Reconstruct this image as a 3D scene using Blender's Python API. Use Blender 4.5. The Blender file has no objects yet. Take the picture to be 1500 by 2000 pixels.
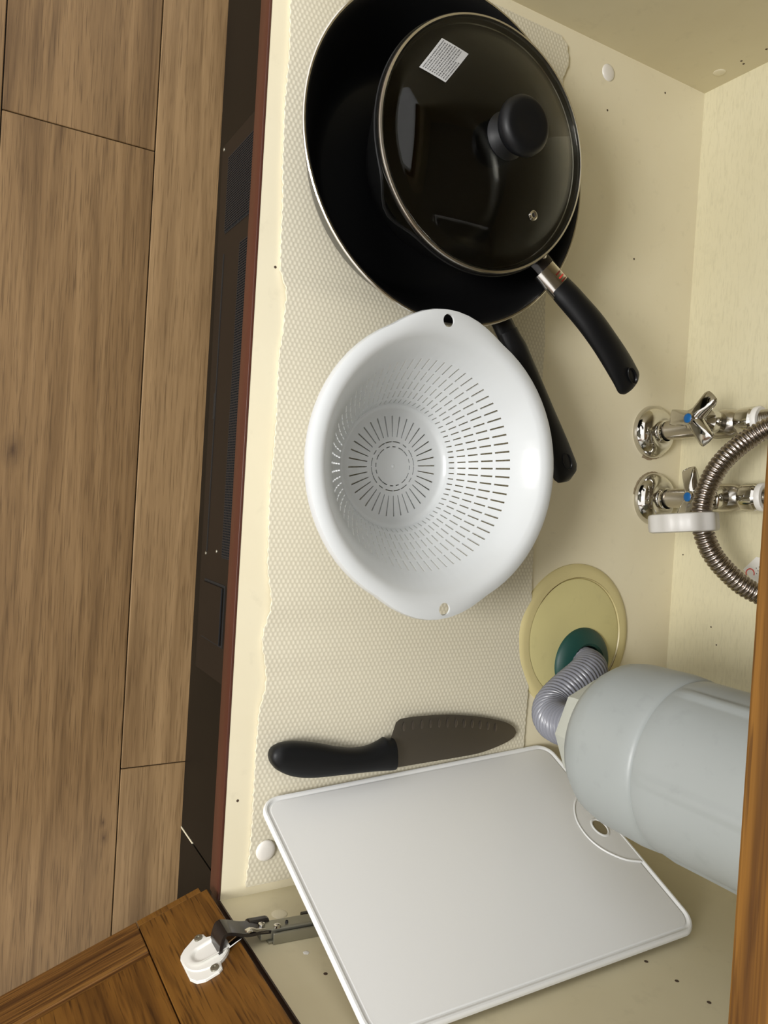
import bpy, bmesh, math, random
from mathutils import Vector, Matrix
random.seed(7)
PI = math.pi
S = bpy.context.scene
COL = S.collection

# ------------------------------------------------------------------ camera
cam_d = bpy.data.cameras.new('camera'); cam = bpy.data.objects.new('camera', cam_d); COL.objects.link(cam)
cam_d.sensor_fit = 'VERTICAL'; cam_d.sensor_height = 36.0; cam_d.sensor_width = 27.0
cam_d.lens = 1501.59 / 2000 * 36.0
cam_d.clip_start = 0.01
cam.matrix_world = Matrix(((-0.060751, -0.998036, -0.015292, 0.483955),
                           (0.864590, -0.044960, -0.500463, -0.211755),
                           (0.498792, -0.043625, 0.865623, 0.595999),
                           (0, 0, 0, 1)))
S.camera = cam
# ------------------------------------------------------------------ world, light, exposure
wld = bpy.data.worlds.new('world'); S.world = wld; wld.use_nodes = True
wld.node_tree.nodes['Background'].inputs[0].default_value = (1.0, 0.99, 0.975, 1)
wld.node_tree.nodes['Background'].inputs[1].default_value = 1.38

def area_light(name, loc, target, size, power, col, sy=None):
    d = bpy.data.lights.new(name, 'AREA'); d.energy = power; d.color = col
    d.size = size
    if sy: d.shape = 'RECTANGLE'; d.size_y = sy
    o = bpy.data.objects.new(name, d); COL.objects.link(o); o.location = loc
    o.rotation_euler = (Vector(target) - Vector(loc)).to_track_quat('-Z', 'Y').to_euler()
    return o
area_light('room_window_light', (0.55, -1.75, 1.25), (0.45, 0.3, 0.1), 0.6, 35, (1.0, 0.985, 0.96), 0.5)
S.view_settings.view_transform = 'Standard'; S.view_settings.look = 'None'
S.view_settings.gamma = 1; S.view_settings.use_curve_mapping = False
S.view_settings.exposure = 0.12

# ------------------------------------------------------------------ materials
def new_mat(name, col, rough=0.5, metal=0.0, **kw):
    m = bpy.data.materials.new(name); m.use_nodes = True
    b = m.node_tree.nodes['Principled BSDF']
    b.inputs['Base Color'].default_value = (*col, 1); b.inputs['Roughness'].default_value = rough
    b.inputs['Metallic'].default_value = metal
    for k, v in kw.items(): b.inputs[k.replace('_', ' ')].default_value = v
    return m
def N(m, t, **kw):
    n = m.node_tree.nodes.new(t)
    for k, v in kw.items():
        if k.startswith('i_'): n.inputs[k[2:].replace('_', ' ')].default_value = v
        else: setattr(n, k, v)
    return n
def L(m, a, b): m.node_tree.links.new(a, b)
def bsdf(m): return m.node_tree.nodes['Principled BSDF']
def coords(m, scale=(1, 1, 1), kind='Object', rnd=False):
    tc = N(m, 'ShaderNodeTexCoord'); mp = N(m, 'ShaderNodeMapping'); mp.inputs['Scale'].default_value = scale
    src = tc.outputs[kind]
    if rnd:
        oi = N(m, 'ShaderNodeObjectInfo'); mul = N(m, 'ShaderNodeVectorMath', operation='SCALE'); mul.inputs[0].default_value = (13.1, 7.7, 3.3)
        L(m, oi.outputs['Random'], mul.inputs['Scale'])
        add = N(m, 'ShaderNodeVectorMath', operation='ADD'); L(m, src, add.inputs[0]); L(m, mul.outputs[0], add.inputs[1]); src = add.outputs[0]
    L(m, src, mp.inputs['Vector']); return mp.outputs[0]
def ramp(m, fac, stops):
    r = N(m, 'ShaderNodeValToRGB'); e = r.color_ramp.elements
    while len(e) < len(stops): e.new(0.5)
    for i, (p, c) in enumerate(stops): e[i].position = p; e[i].color = (*c, 1)
    L(m, fac, r.inputs[0]); return r.outputs[0]
def noise(m, vec, scale, detail=3, rough=.5, dist=0):
    n = N(m, 'ShaderNodeTexNoise'); n.inputs['Scale'].default_value = scale; n.inputs['Detail'].default_value = detail
    n.inputs['Roughness'].default_value = rough; n.inputs['Distortion'].default_value = dist
    L(m, vec, n.inputs['Vector']); return n.outputs['Fac']
def mixc(m, a, b, fac, mode='MIX'):
    x = N(m, 'ShaderNodeMix', data_type='RGBA', blend_type=mode)
    for s, v in ((6, a), (7, b)):
        if isinstance(v, tuple): x.inputs[s].default_value = (*v, 1)
        else: L(m, v, x.inputs[s])
    if isinstance(fac, (int, float)): x.inputs[0].default_value = fac
    else: L(m, fac, x.inputs[0])
    return x.outputs[2]
def math_(m, op, a, b=None):
    n = N(m, 'ShaderNodeMath', operation=op)
    for i, v in enumerate((a, b)):
        if v is None: continue
        if isinstance(v, (int, float)): n.inputs[i].default_value = v
        else: L(m, v, n.inputs[i])
    return n.outputs[0]
def bump(m, h, strength=.3, dist=.001):
    b = N(m, 'ShaderNodeBump'); b.inputs['Strength'].default_value = strength; b.inputs['Distance'].default_value = dist
    L(m, h, b.inputs['Height']); L(m, b.outputs[0], bsdf(m).inputs['Normal'])

def laminate(name, c1, c2, rough=.45, grain=None):
    m = new_mat(name, c1, rough)
    v = coords(m)
    n1 = noise(m, v, 5, 4, .6); n2 = noise(m, v, 60, 3, .6)
    c = mixc(m, c1, c2, ramp(m, n1, [(.35, (0, 0, 0)), (.7, (1, 1, 1))]))
    c = mixc(m, c, tuple(x * .80 for x in c2), ramp(m, n2, [(.60, (0, 0, 0)), (.85, (.5, .5, .5))]))
    h = n2
    if grain:
        g = noise(m, coords(m, grain), 1, 3, .6, .6)
        c = mixc(m, c, tuple(x * .86 for x in c2), ramp(m, g, [(.5, (0, 0, 0)), (.68, (.55, .55, .55))]))
        h = g
    L(m, c, bsdf(m).inputs['Base Color']); bump(m, h, .12, .0006)
    return m
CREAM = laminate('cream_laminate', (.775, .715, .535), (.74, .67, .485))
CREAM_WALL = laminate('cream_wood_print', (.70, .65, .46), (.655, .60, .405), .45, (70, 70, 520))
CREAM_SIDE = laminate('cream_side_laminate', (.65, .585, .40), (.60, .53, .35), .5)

def wood(name, light, mid, dark, along, fine=600, coarse=55, rough=.4, contrast=1.0, blot=.4):
    """along: axis index of the grain"""
    m = new_mat(name, mid, rough); bsdf(m).inputs['Specular IOR Level'].default_value = .28
    def sc(a, b): s = [b, b, b]; s[along] = a; return tuple(s)
    v1 = coords(m, sc(2.2, coarse), rnd=True); v2 = coords(m, sc(14, fine), rnd=True); v3 = coords(m, sc(1.5, 9), rnd=True)
    g1 = noise(m, v1, 1, 4, .62, .9); g2 = noise(m, v2, 1, 2, .6); g3 = noise(m, v3, 1, 3, .5, .5)
    c = ramp(m, g1, [(.28, dark), (.5, mid), (.72, light)])
    c = mixc(m, c, dark, ramp(m, g2, [(.50, (0, 0, 0)), (.72, (.75 * contrast,) * 3)]))
    c = mixc(m, c, light, ramp(m, g3, [(.45, (0, 0, 0)), (.75, (blot,) * 3)]))
    c = mixc(m, c, tuple(x * .8 for x in dark), ramp(m, g3, [(.2, (blot,) * 3), (.42, (0, 0, 0))]))
    g4 = noise(m, coords(m, sc(30, fine * 2.6), rnd=True), 1, 2, .5)
    c = mixc(m, c, tuple(x * .75 for x in dark), ramp(m, g4, [(.54, (0, 0, 0)), (.70, (.8 * contrast,) * 3)]))
    L(m, c, bsdf(m).inputs['Base Color']); bump(m, g2, .25, .0005)
    return m
PLANK = wood('oak_floor', (.285, .183, .087), (.205, .126, .056), (.090, .049, .018), 0, 330, 46, .5, .62, .5)
PLANK_SHADED = wood('oak_floor_shaded', (.230, .141, .062), (.158, .092, .037), (.066, .034, .011), 0, 330, 40, .5, .66, .5)  # same oak darkened in its colour: shadow of whoever stands before the cabinet
def knots(m, spots):
    v = coords(m)
    prev = bsdf(m).inputs['Base Color'].links[0].from_socket
    for (x, y, r) in spots:
        mp = N(m, 'ShaderNodeMapping'); L(m, v, mp.inputs['Vector']); mp.inputs['Location'].default_value = (-x, -y * 1.9, 0); mp.inputs['Scale'].default_value = (1, 1.9, 0)
        ln = N(m, 'ShaderNodeVectorMath', operation='LENGTH'); L(m, mp.outputs[0], ln.inputs[0])
        d = math_(m, 'ADD', ln.outputs['Value'], math_(m, 'MULTIPLY', noise(m, v, 90, 3, .7), r * 1.0))
        f = ramp(m, math_(m, 'DIVIDE', d, r * 3.2), [(.12, (.9, .9, .9)), (.36, (.35, .35, .35)), (.75, (0, 0, 0))])
        prev = mixc(m, prev, (.030, .013, .005), f)
    L(m, prev, bsdf(m).inputs['Base Color'])
DOORZ = wood('oak_veneer_dark', (.215, .100, .018), (.150, .064, .011), (.050, .019, .0035), 2, 220, 40, .45, 1.0, .35)
DOORX = wood('oak_rail', (.235, .115, .028), (.155, .068, .015), (.050, .019, .005), 0, 420, 190, .45, 1.0, .3)
RAILW = wood('amber_oak', (.27, .135, .026), (.165, .073, .012), (.055, .021, .004), 0, 300, 150, .5, .8, .5)
TRIM = laminate('red_brown_trim', (.085, .026, .015), (.062, .018, .010), .35)
DKEDGE = new_mat('dark_brown_edge', (.035, .016, .011), .45)
KICK = laminate('dark_kick', (.0065, .0048, .0028), (.005, .0038, .0022), .5); bsdf(KICK).inputs['Specular IOR Level'].default_value = .2
UNIT = laminate('brown_unit', (.0145, .0098, .0065), (.011, .0078, .005), .5); bsdf(UNIT).inputs['Specular IOR Level'].default_value = .2
MESHM = new_mat('dark_mesh', (.008, .009, .011), .5)
DARK = new_mat('gap_black', (.006, .005, .004), .8)
BLACKPAN = new_mat('nonstick_black', (.0035, .0035, .0038), .42)
def speck(m):
    v = coords(m); n = noise(m, v, 900, 1, .5)
    c = ramp(m, n, [(.70, (.0035, .0035, .0038)), (.82, (.03, .03, .032))]); L(m, c, bsdf(m).inputs['Base Color'])
    bump(m, noise(m, v, 400, 2), .15, .0003)
speck(BLACKPAN)
PANOUT = new_mat('pan_outside', (.006, .006, .006), .3, 0, Specular_IOR_Level=.22)
PANIN = new_mat('pan_inside', (.006, .006, .006), .30)
BAKELITE = new_mat('matte_black_handle', (.0035, .0038, .0046), .45, 0, Specular_IOR_Level=.3)
bump(BAKELITE, noise(BAKELITE, coords(BAKELITE), 900, 2), .1, .0002)
STEEL = new_mat('steel', (.62, .59, .55), .18, 1.0)
RIMST = new_mat('rim_steel', (.66, .63, .57), .22, 1.0)
CHROME = new_mat('chrome', (.62, .60, .56), .07, 1.0)
BRUSHED = new_mat('brushed_chrome', (.52, .49, .44), .22, 1.0)
ZINC = new_mat('zinc', (.34, .33, .27), .38, .85)
BLKMET = new_mat('black_metal', (.022, .018, .016), .18, .3)
HOSEST = new_mat('hose_steel', (.33, .285, .25), .22, 1.0)
HOSEGAP = new_mat('hose_gap', (.05, .035, .028), .4, .6)
WHITEP = new_mat('white_plastic', (.62, .64, .645), .25); WHITEP.node_tree.nodes['Principled BSDF'].inputs['Subsurface Weight'].default_value = 0
CAPW = new_mat('white_cap', (.74, .71, .66), .3)
CAPC = new_mat('cream_cap', (.70, .64, .47), .35)
HINGEW = new_mat('hinge_white', (.80, .79, .74), .3)
BOARDW = new_mat('board_white', (.77, .775, .765), .42)
bump(BOARDW, noise(BOARDW, coords(BOARDW), 500, 2), .12, .0002)
CLIPW = new_mat('frosted_plastic', (.82, .80, .76), .4, 0, Transmission_Weight=.35)
BLUE = new_mat('blue_dot', (.005, .10, .30), .35)
GREEN = new_mat('green_rubber', (.005, .050, .040), .5)
YELLOW = laminate('yellow_plastic', (.63, .57, .27), (.58, .52, .25), .35)
YELLOW2 = laminate('yellow_ring_plastic', (.62, .54, .27), (.58, .50, .25), .38)
RUST = new_mat('rust_stain', (.16, .09, .035), .8)
GREYP = laminate('grey_trap_plastic', (.325, .35, .345), (.305, .33, .325), .4)
GREYN = laminate('grey_nut_plastic', (.45, .46, .41), (.38, .39, .34), .45)
HOSEG = new_mat('grey_hose', (.20, .205, .235), .25)
BLADE = new_mat('blade_steel', (.185, .165, .14), .36, .9)
def brush(m):
    v = coords(m, (900, 20, 20)); n = noise(m, v, 1, 2); bump(m, n, .08, .0002)
brush(BLADE)
GLASS = new_mat('smoked_glass', (.52, .52, .48), .02, 0, Transmission_Weight=1.0, IOR=1.34)
LABELM = new_mat('label_white', (.38, .38, .375), .45)
INK = new_mat('ink_grey', (.09, .09, .09), .6)
RED = new_mat('red_print', (.65, .05, .04), .5)
REDK = new_mat('dark_red_print', (.14, .012, .008), .35)
DIRT = new_mat('pin_hole', (.06, .035, .02), .8)
TAPE = new_mat('white_tape', (.78, .76, .72), .45)
WORKT = laminate('worktop_grey', (.45, .43, .40), (.40, .38, .35), .3)
# mat: woven bumps
MAT = new_mat('ribbed_mat', (.68, .60, .44), .5)
def matmat(m):
    v = coords(m); sx = N(m, 'ShaderNodeSeparateXYZ'); L(m, v, sx.inputs[0])
    ax = math_(m, 'MULTIPLY', sx.outputs[0], 2 * PI / .0037)
    ay = math_(m, 'MULTIPLY', sx.outputs[1], 2 * PI / .0041)
    row = math_(m, 'SINE', math_(m, 'MULTIPLY', ax, .5))
    off = math_(m, 'MULTIPLY', math_(m, 'SIGN', row), PI / 2)
    a = math_(m, 'ABSOLUTE', row); b = math_(m, 'SINE', math_(m, 'ADD', ay, off))
    h = math_(m, 'MULTIPLY', math_(m, 'POWER', a, .7), math_(m, 'ADD', math_(m, 'MULTIPLY', b, .5), .5))
    c = mixc(m, (.60, .555, .43), (.73, .685, .55), h)
    L(m, c, bsdf(m).inputs['Base Color']); bump(m, h, .28, .0007)
matmat(MAT)

# ------------------------------------------------------------------ geometry helpers
OFF = {}      # world offset of each object's local frame
def link(name, me, mat, parent=None, origin=None):
    o = bpy.data.objects.new(name, me); COL.objects.link(o)
    if mat: me.materials.append(mat)
    if parent is not None:
        o.parent = parent; off = OFF[parent.name]
        me.transform(Matrix.Translation(-off)); OFF[o.name] = off
    else:
        off = Vector(origin) if origin else Vector((0, 0, 0))
        me.transform(Matrix.Translation(-off)); o.location = off; OFF[o.name] = off
    return o
def mk(name, verts, faces, mat, parent=None, smooth=True, origin=None, fix=True, auto=None):
    me = bpy.data.meshes.new(name); me.from_pydata([tuple(v) for v in verts], [], faces)
    if fix:
        bm = bmesh.new(); bm.from_mesh(me); bmesh.ops.remove_doubles(bm, verts=bm.verts, dist=1e-7)
        bmesh.ops.recalc_face_normals(bm, faces=bm.faces); bm.to_mesh(me); bm.free()
    if smooth: me.polygons.foreach_set('use_smooth', [True] * len(me.polygons))
    o = link(name, me, mat, parent, origin)
    if smooth and auto is not None: me.set_sharp_from_angle(angle=math.radians(auto))
    return o
def mkbm(name, bm, mat, parent=None, smooth=False, origin=None, auto=None):
    bmesh.ops.recalc_face_normals(bm, faces=bm.faces)
    me = bpy.data.meshes.new(name); bm.to_mesh(me); bm.free()
    if smooth: me.polygons.foreach_set('use_smooth', [True] * len(me.polygons))
    o = link(name, me, mat, parent, origin)
    if smooth and auto is not None: me.set_sharp_from_angle(angle=math.radians(auto))
    return o
def add_box(bm, lo, hi, bev=0, M=None):
    r = bmesh.ops.create_cube(bm, size=1); vs = r['verts']
    for v in vs: v.co = Vector([(a + b) / 2 + c * (b - a) for a, b, c in zip(lo, hi, v.co)])
    if bev:
        es = list({e for v in vs for e in v.link_edges}); rr = bmesh.ops.bevel(bm, geom=es, offset=bev, segments=2, affect='EDGES', profile=.5)
        vs = list({v for f in rr['faces'] for v in f.verts} | {v for v in vs if v.is_valid})
    if M:
        for v in vs: v.co = M @ v.co
def box(name, lo, hi, mat, parent=None, bev=0, M=None, origin=None):
    bm = bmesh.new(); add_box(bm, lo, hi, bev, M); return mkbm(name, bm, mat, parent, origin=origin)
def frame(axis):
    w = Vector(axis).normalized(); u = w.orthogonal().normalized(); return u, w.cross(u), w
def lathe_data(prof, n=48, c=(0, 0, 0), axis=None, M=None, rfun=None):
    vs = []; fs = []; c = Vector(c)
    if axis: u, v, w = frame(axis)
    else: u, v, w = Vector((1, 0, 0)), Vector((0, 1, 0)), Vector((0, 0, 1))
    for r, z in prof:
        for i in range(n):
            a = 2 * PI * i / n; rr = r if rfun is None else rfun(r, z, a)
            p = u * (rr * math.cos(a)) + v * (rr * math.sin(a)) + w * z
            if M: p = M @ p
            vs.append(c + p)
    m = len(prof)
    for j in range(m - 1):
        for i in range(n): fs.append((j * n + i, j * n + (i + 1) % n, (j + 1) * n + (i + 1) % n, (j + 1) * n + i))
    return vs, fs
def lathe(name, prof, mat, parent=None, n=48, c=(0, 0, 0), axis=None, M=None, rfun=None, auto=40, origin=None):
    vs, fs = lathe_data(prof, n, c, axis, M, rfun)
    return mk(name, vs, fs, mat, parent, True, origin, True, auto)
def catmull(pts, k=8):
    P = [Vector(p) for p in pts]; P = [P[0] * 2 - P[1]] + P + [P[-1] * 2 - P[-2]]; out = []
    for i in range(1, len(P) - 2):
        for j in range(k):
            t = j / k; a, b, c, d = P[i - 1:i + 3]
            out.append(.5 * ((2 * b) + (c - a) * t + (2 * a - 5 * b + 4 * c - d) * t * t + (3 * b - a - 3 * c + d) * t ** 3))
    out.append(P[-2]); return out
def sweep_data(path, rad, n=16, up=None, caps=True):
    """rad: function(t)->(ra, rb) or list; up: reference vector giving the second axis"""
    vs = []; fs = []; m = len(path)
    T0 = (path[1] - path[0]).normalized()
    ref = Vector(up) if up else T0.orthogonal()
    L_ = [0]
    for i in range(1, m): L_.append(L_[-1] + (path[i] - path[i - 1]).length)
    for i in range(m):
        T = (path[min(i + 1, m - 1)] - path[max(i - 1, 0)]).normalized()
        if up is None: ref = (ref - T * ref.dot(T)).normalized(); b = ref
        else: b = (ref - T * ref.dot(T)).normalized()
        a = T.cross(b)
        ra, rb = rad(L_[i] / L_[-1], L_[i])
        for k in range(n):
            q = 2 * PI * k / n; vs.append(path[i] + a * (ra * math.cos(q)) + b * (rb * math.sin(q)))
    for i in range(m - 1):
        for k in range(n): fs.append((i * n + k, i * n + (k + 1) % n, (i + 1) * n + (k + 1) % n, (i + 1) * n + k))
    if caps: fs.append(tuple(range(n))); fs.append(tuple(range((m - 1) * n, m * n)))
    return vs, fs
def sweep(name, path, rad, mat, parent=None, n=16, up=None, auto=50, origin=None):
    vs, fs = sweep_data(path, rad, n, up); return mk(name, vs, fs, mat, parent, True, origin, True, auto)
def thing(name, label, cat, loc, group=None):
    o = bpy.data.objects.new(name, None); COL.objects.link(o); o.location = loc; o.empty_display_size = .02
    o['label'] = label; o['category'] = cat
    if group: o['group'] = group
    OFF[o.name] = Vector(loc); return o
def tag(o, label, cat, group=None):
    o['label'] = label; o['category'] = cat
    if group: o['group'] = group
    return o

# ================================================================== THE SETTING: kitchen floor
FZ = -0.15
W = 0.8185; D = 0.52
fl = box('floor', (-1.6, -2.6, FZ - .03), (2.6, .60, FZ - .0045), DARK); fl['kind'] = 'structure'
knots(PLANK_SHADED, [(0.460, -.1585, .011), (0.818, -.0635, .0050), (0.803, -.0650, .0032)])
rows = [(.0783, .2077, -.3), (-.0517, .0783, -.159), (-.1810, -.0517, .1705), (-.3105, -.181, -.4), (-.44, -.3105, .33), (-.57, -.44, -.1), (-.70, -.57, .5),
        (-.83, -.70, .1), (-.96, -.83, .4), (-1.09, -.96, -.2), (-1.22, -1.09, .3), (-1.35, -1.22, 0), (-1.48, -1.35, .45)]
for y0, y1, j in rows:
    x = j - .913
    while x > -1.3: x -= .913
    while x < 2.0:
        bm = bmesh.new(); g = .00045
        add_box(bm, (x + g, y0 + g, FZ - .0045), (x + .913 - g, y1 - g, FZ), .0007)
        mkbm('plank', bm, PLANK if y0 > -.06 else PLANK_SHADED, fl)
        x += .913

# ================================================================== SINK CABINET
cab = thing('sink_cabinet', 'cream-lined kitchen base cabinet under the sink, seen open from above', 'cabinet', (.41, .26, FZ))
TOP = .62
box('bottom_panel', (0, .0005, -.020), (W, D, 0), CREAM, cab)
bp = [o for o in COL.objects if o.name == 'bottom_panel'][0]
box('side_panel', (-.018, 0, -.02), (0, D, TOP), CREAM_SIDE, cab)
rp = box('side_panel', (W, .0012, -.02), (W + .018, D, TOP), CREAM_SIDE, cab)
box('edge_band', (W, 0, -.02), (W + .018, .0012, TOP), DKEDGE, rp)
bk = box('back_panel', (-.018, D, -.02), (W + .018, D + .006, TOP), CREAM_WALL, cab)
# rounded trim on the front edge
pth = [Vector((-.018, -.0005, -.0102)), Vector((W - .0005, -.0005, -.0102))]
bm = bmesh.new(); add_box(bm, (-.018, -.0014, -.0206), (W - .0005, .0009, .0003), .0003)
tr = mkbm('front_edge_trim', bm, TRIM, cab, True, auto=60)
tr['label'] = 'glossy reddish brown edge strip'
# kickboard
kb = box('kickboard', (-.9, .010, FZ), (W - .0002, .026, -.0202), KICK, cab)
kb2 = box('kickboard', (W + .0016, .0098, FZ), (1.6, .026, -.0202), KICK, cab)
box('support_leg', (W - .02, .028, FZ), (W + .02, .06, -.0202), DARK, cab)
box('light_gap', (W - .0001, .0095, FZ + .0002), (W + .0015, .012, FZ + .038), CAPC, cab)
# front rail above the opening, with cream backing rail
rl = box('front_rail', (-.018, -.020, .4673), (W + .018, -.0015, TOP), RAILW, cab, .001)
rl['label'] = 'amber oak rail across the top of the opening'
box('backing_rail', (.0, .0, .4580), (W, .016, TOP), CREAM, cab)
box('rail_block', (.60, .0, .4546), (W, .016, .4580), CREAM, cab)
# small round plastic screw caps, and shelf pin holes
def disc(name, c, nrm, r, h, mat, parent, sx=1.0, n=20):
    pr = [(0, h), (r * .5, h * .93), (r * .82, h * .68), (r * .97, h * .3), (r, 0), (0, 0)]
    return lathe(name, pr, mat, parent, n, c, nrm, auto=80)
disc('screw_cap', (.0258, .3698, 0), (0, 0, 1), .0088, .0022, CAPW, bp)
disc('screw_cap', (.7815, .0365, .0042), (0, 0, 1), .0088, .0024, CAPW, bp)
lp = [o for o in COL.objects if o.name == 'side_panel'][0]
disc('screw_cap', (0, .497, .0362), (1, 0, 0), .0066, .0010, CAPC, lp)
disc('screw_cap', (W, .0375, .0376), (-1, 0, 0), .0066, .0010, CAPC, rp)
for y, z in ((.4966, .0628), (.4983, .0901), (.503, .061)): disc('pin_hole', (.0001, y, z), (1, 0, 0), .0013, .0002, DIRT, lp, n=10)
for y, z in ((.2636, .2083), (.2654, .2348), (.2661, .2612), (.0376, .1222), (.0354, .0939), (.264, .2875)):
    disc('pin_hole', (W - .0001, y, z), (-1, 0, 0), .0016, .0002, DIRT, rp, n=10)
for x, y in ((.0195, .4560), (.7375, .0109), (.2995, .0165), (.0640, .3720), (.2075, .4250)):
    disc('pin_hole', (x, y, .00005), (0, 0, 1), .0012, .0002, DIRT, bp, n=10)
for x, z in ((.525, .0125), (.522, .036), (.665, .066), (.60, .055), (.618, .063)): disc('pin_hole', (x, D - .0001, z), (0, -1, 0), .0009, .0002, DIRT, bk, n=10)

# ---- door, standing open past square at the right of the cabinet
A = Vector((.8121, -.0141, 0)); d = Vector((.3322, -.9432, 0)); nn = Vector((.9432, .3322, 0))
DM = Matrix(((d.x, nn.x, 0, A.x), (d.y, nn.y, 0, A.y), (0, 0, 1, 0), (0, 0, 0, 1)))   # local (u, thickness, z)
DW = .40; z0 = -.0155; z1 = .465
door = mkbm('door_core', (lambda b: (add_box(b, (.002, .0065, z0 + .001), (DW - .002, .019, z1 - .001), 0, DM), b)[1])(bmesh.new()), DOORZ, cab)
door.name = 'door'; OFF['door'] = OFF['sink_cabinet']; door['label'] = 'dark oak veneered cabinet door standing open, bottom hinge end in view'
def dpart(name, lo, hi, mat, bev=.0006):
    return box(name, lo, hi, mat, door, bev, DM)
dpart('stile', (-.0060, 0, -.0076), (.0505, .018, z1), DOORZ)
dpart('stile', (DW - .0505, 0, z0), (DW, .018, z1), DOORZ)
dpart('stile_foot', (-.0010, .0003, z0), (.0505, .018, -.0083), DOORZ, .0003)
# the bottom rail: its grain runs across the door, so the mesh lives in a turned frame
def rail_piece(name, lo, hi):
    o = box(name, lo, hi, DOORX, None, .0006)
    o.parent = door; q = d.to_track_quat('X', 'Z')
    M = DM.copy(); M.translation = M.translation - OFF['sink_cabinet']
    o.matrix_local = M; return o
rail_piece('bottom_rail', (.0512, .0004, z0), (DW - .0512, .018, .0275))
rail_piece('top_rail', (.0512, .0004, .42), (DW - .0512, .018, z1))
dpart('panel', (.0512, .0030, .0287), (DW - .0512, .010, .4195), DOORZ, .0004)
# ---- white cup hinge on the door, steel arm on the side panel
def hinge():
    h = bpy.data.objects.new('hinge', None); COL.objects.link(h); h.parent = cab
    OFF['hinge'] = OFF['sink_cabinet']; h['label'] = 'white cup hinge with dark steel arm'
    # cup flange: outline in (u, z), thickness toward the room side of the door
    T = DM
    def slab(name, outline, t0, t1, mat, hole=None, bev=.0006, par=h):
        bm = bmesh.new(); vs = [bm.verts.new((u, t0, z)) for u, z in outline]; f = bm.faces.new(vs)
        r = bmesh.ops.extrude_face_region(bm, geom=[f]); ev = [e for e in r['geom'] if isinstance(e, bmesh.types.BMVert)]
        for v in ev: v.co.y = t1
        es = [e for e in bm.edges if all(v in ev for v in e.verts)]
        if bev: bmesh.ops.bevel(bm, geom=es, offset=bev, segments=2, affect='EDGES')
        for v in bm.verts: v.co = T @ v.co
        return mkbm(name, bm, mat, par)
    cz = .0690
    pts = [(.0350, cz - .009), (.0335, cz - .0135), (.0300, cz - .0175), (.0215, cz - .0230), (.0165, cz - .0240), (.0135, cz - .0225), (.0125, cz - .0165),
           (.0125, cz + .0165), (.0135, cz + .0225), (.0165, cz + .0245), (.0265, cz + .0245), (.0320, cz + .0215), (.0350, cz + .0150)]
    # flange as a frame around a recess
    def sl(u0, u1, za, zb, name='cup_flange'): pass
    slab('cup_flange', pts, -.0002, -.0022, HINGEW)
    cup = [(.0015 + .0165 + .0165 * math.cos(a), cz + .0168 * math.sin(a)) for a in [2 * PI * i / 36 for i in range(36)]]
    slab('cup_body', cup, .0012, -.0030, HINGEW)
    rec = []
    for i in range(24):
        a = PI / 2 + PI * i / 23 - PI
        rec.append((.0215 + .0065 * math.cos(a), cz + .0075 * math.sin(a)))
    rec += [(.0045, cz + .0085), (.0045, cz - .0085)]
    # recess floor: dished tray with raised walls
    bm = bmesh.new(); rings = []
    for s, t in ((1.0, -.0031), (1.22, -.0046), (1.10, -.0047), (.96, -.0040), (.80, -.0016), (.55, -.0011)):
        cx = .014; rings.append([bm.verts.new(T @ Vector((cx + (u - cx) * s, t, cz + (z - cz) * s))) for u, z in rec])
    for a, b in zip(rings, rings[1:]):
        for i in range(len(rec)): bm.faces.new((a[i], a[(i + 1) % len(rec)], b[(i + 1) % len(rec)], b[i]))
    bm.faces.new(rings[-1]); mkbm('cup_recess', bm, HINGEW, h, True, auto=50)
    for z in (cz - .0200, cz + .0195):
        lathe('flange_screw', [(0, .0012), (.0012, .0010), (.0013, .0016), (.0030, .0014), (.0032, 0), (0, 0)], ZINC, h, 16, T @ Vector((.0178, -.0020, z)), -nn)
    # dark knuckle arching from the cup over to the wall arm
    p = [T @ Vector((.0105, -.002, cz)), T @ Vector((.0075, -.0085, cz)), T @ Vector((.0015, -.0125, cz - .001)), Vector((.8065, -.0035, cz - .003)), Vector((.8085, .0080, cz - .005)), Vector((.8105, .0175, cz - .006))]
    pp = catmull(p, 5)
    bm = bmesh.new(); prev = None
    for i, q in enumerate(pp):
        t = i / (len(pp) - 1); hw = .0105 - .002 * t; tang = (pp[min(i + 1, len(pp) - 1)] - pp[max(i - 1, 0)]).normalized(); nr = tang.cross(Vector((0, 0, 1))).normalized() * .0012
        ring = [bm.verts.new(q + nr * s1 + Vector((0, 0, s2 * hw))) for s1, s2 in ((1, -1), (1, 1), (-1, 1), (-1, -1))]
        if prev:
            for k in range(4): bm.faces.new((prev[k], prev[(k + 1) % 4], ring[(k + 1) % 4], ring[k]))
        else: bm.faces.new(ring)
        prev = ring
    bm.faces.new(prev); mkbm('knuckle', bm, BLKMET, h, True, auto=40)
    q0 = [T @ Vector((.0045, -.0015, cz + .0045)), Vector((.8055, -.0015, cz + .002)), Vector((.8075, .0060, cz + .001)), Vector((.8095, .0140, cz))]
    sweep('knuckle_link', catmull(q0, 5), lambda t, s: (.0012, .0032), CHROME, h, 8, (0, 0, 1))
    # wall plate and channel arm
    def wb(name, lo, hi, mat, tilt=0, bev=.0005):
        # (y, z) slope of the arm along the wall
        bm = bmesh.new(); add_box(bm, lo, hi, bev)
        for v in bm.verts: v.co.z += tilt * v.co.y
        return mkbm(name, bm, mat, h)
    wb('mounting_plate', (W - .0022, .014, .0455), (W - .0002, .078, .0720), ZINC, .10)
    wb('hinge_arm', (W - .0105, .0085, .0575), (W - .0022, .080, .0700), ZINC, .10, .0012)
    wb('arm_flange', (W - .0085, .017, .0720), (W - .0002, .078, .0738), ZINC, .10)
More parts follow.
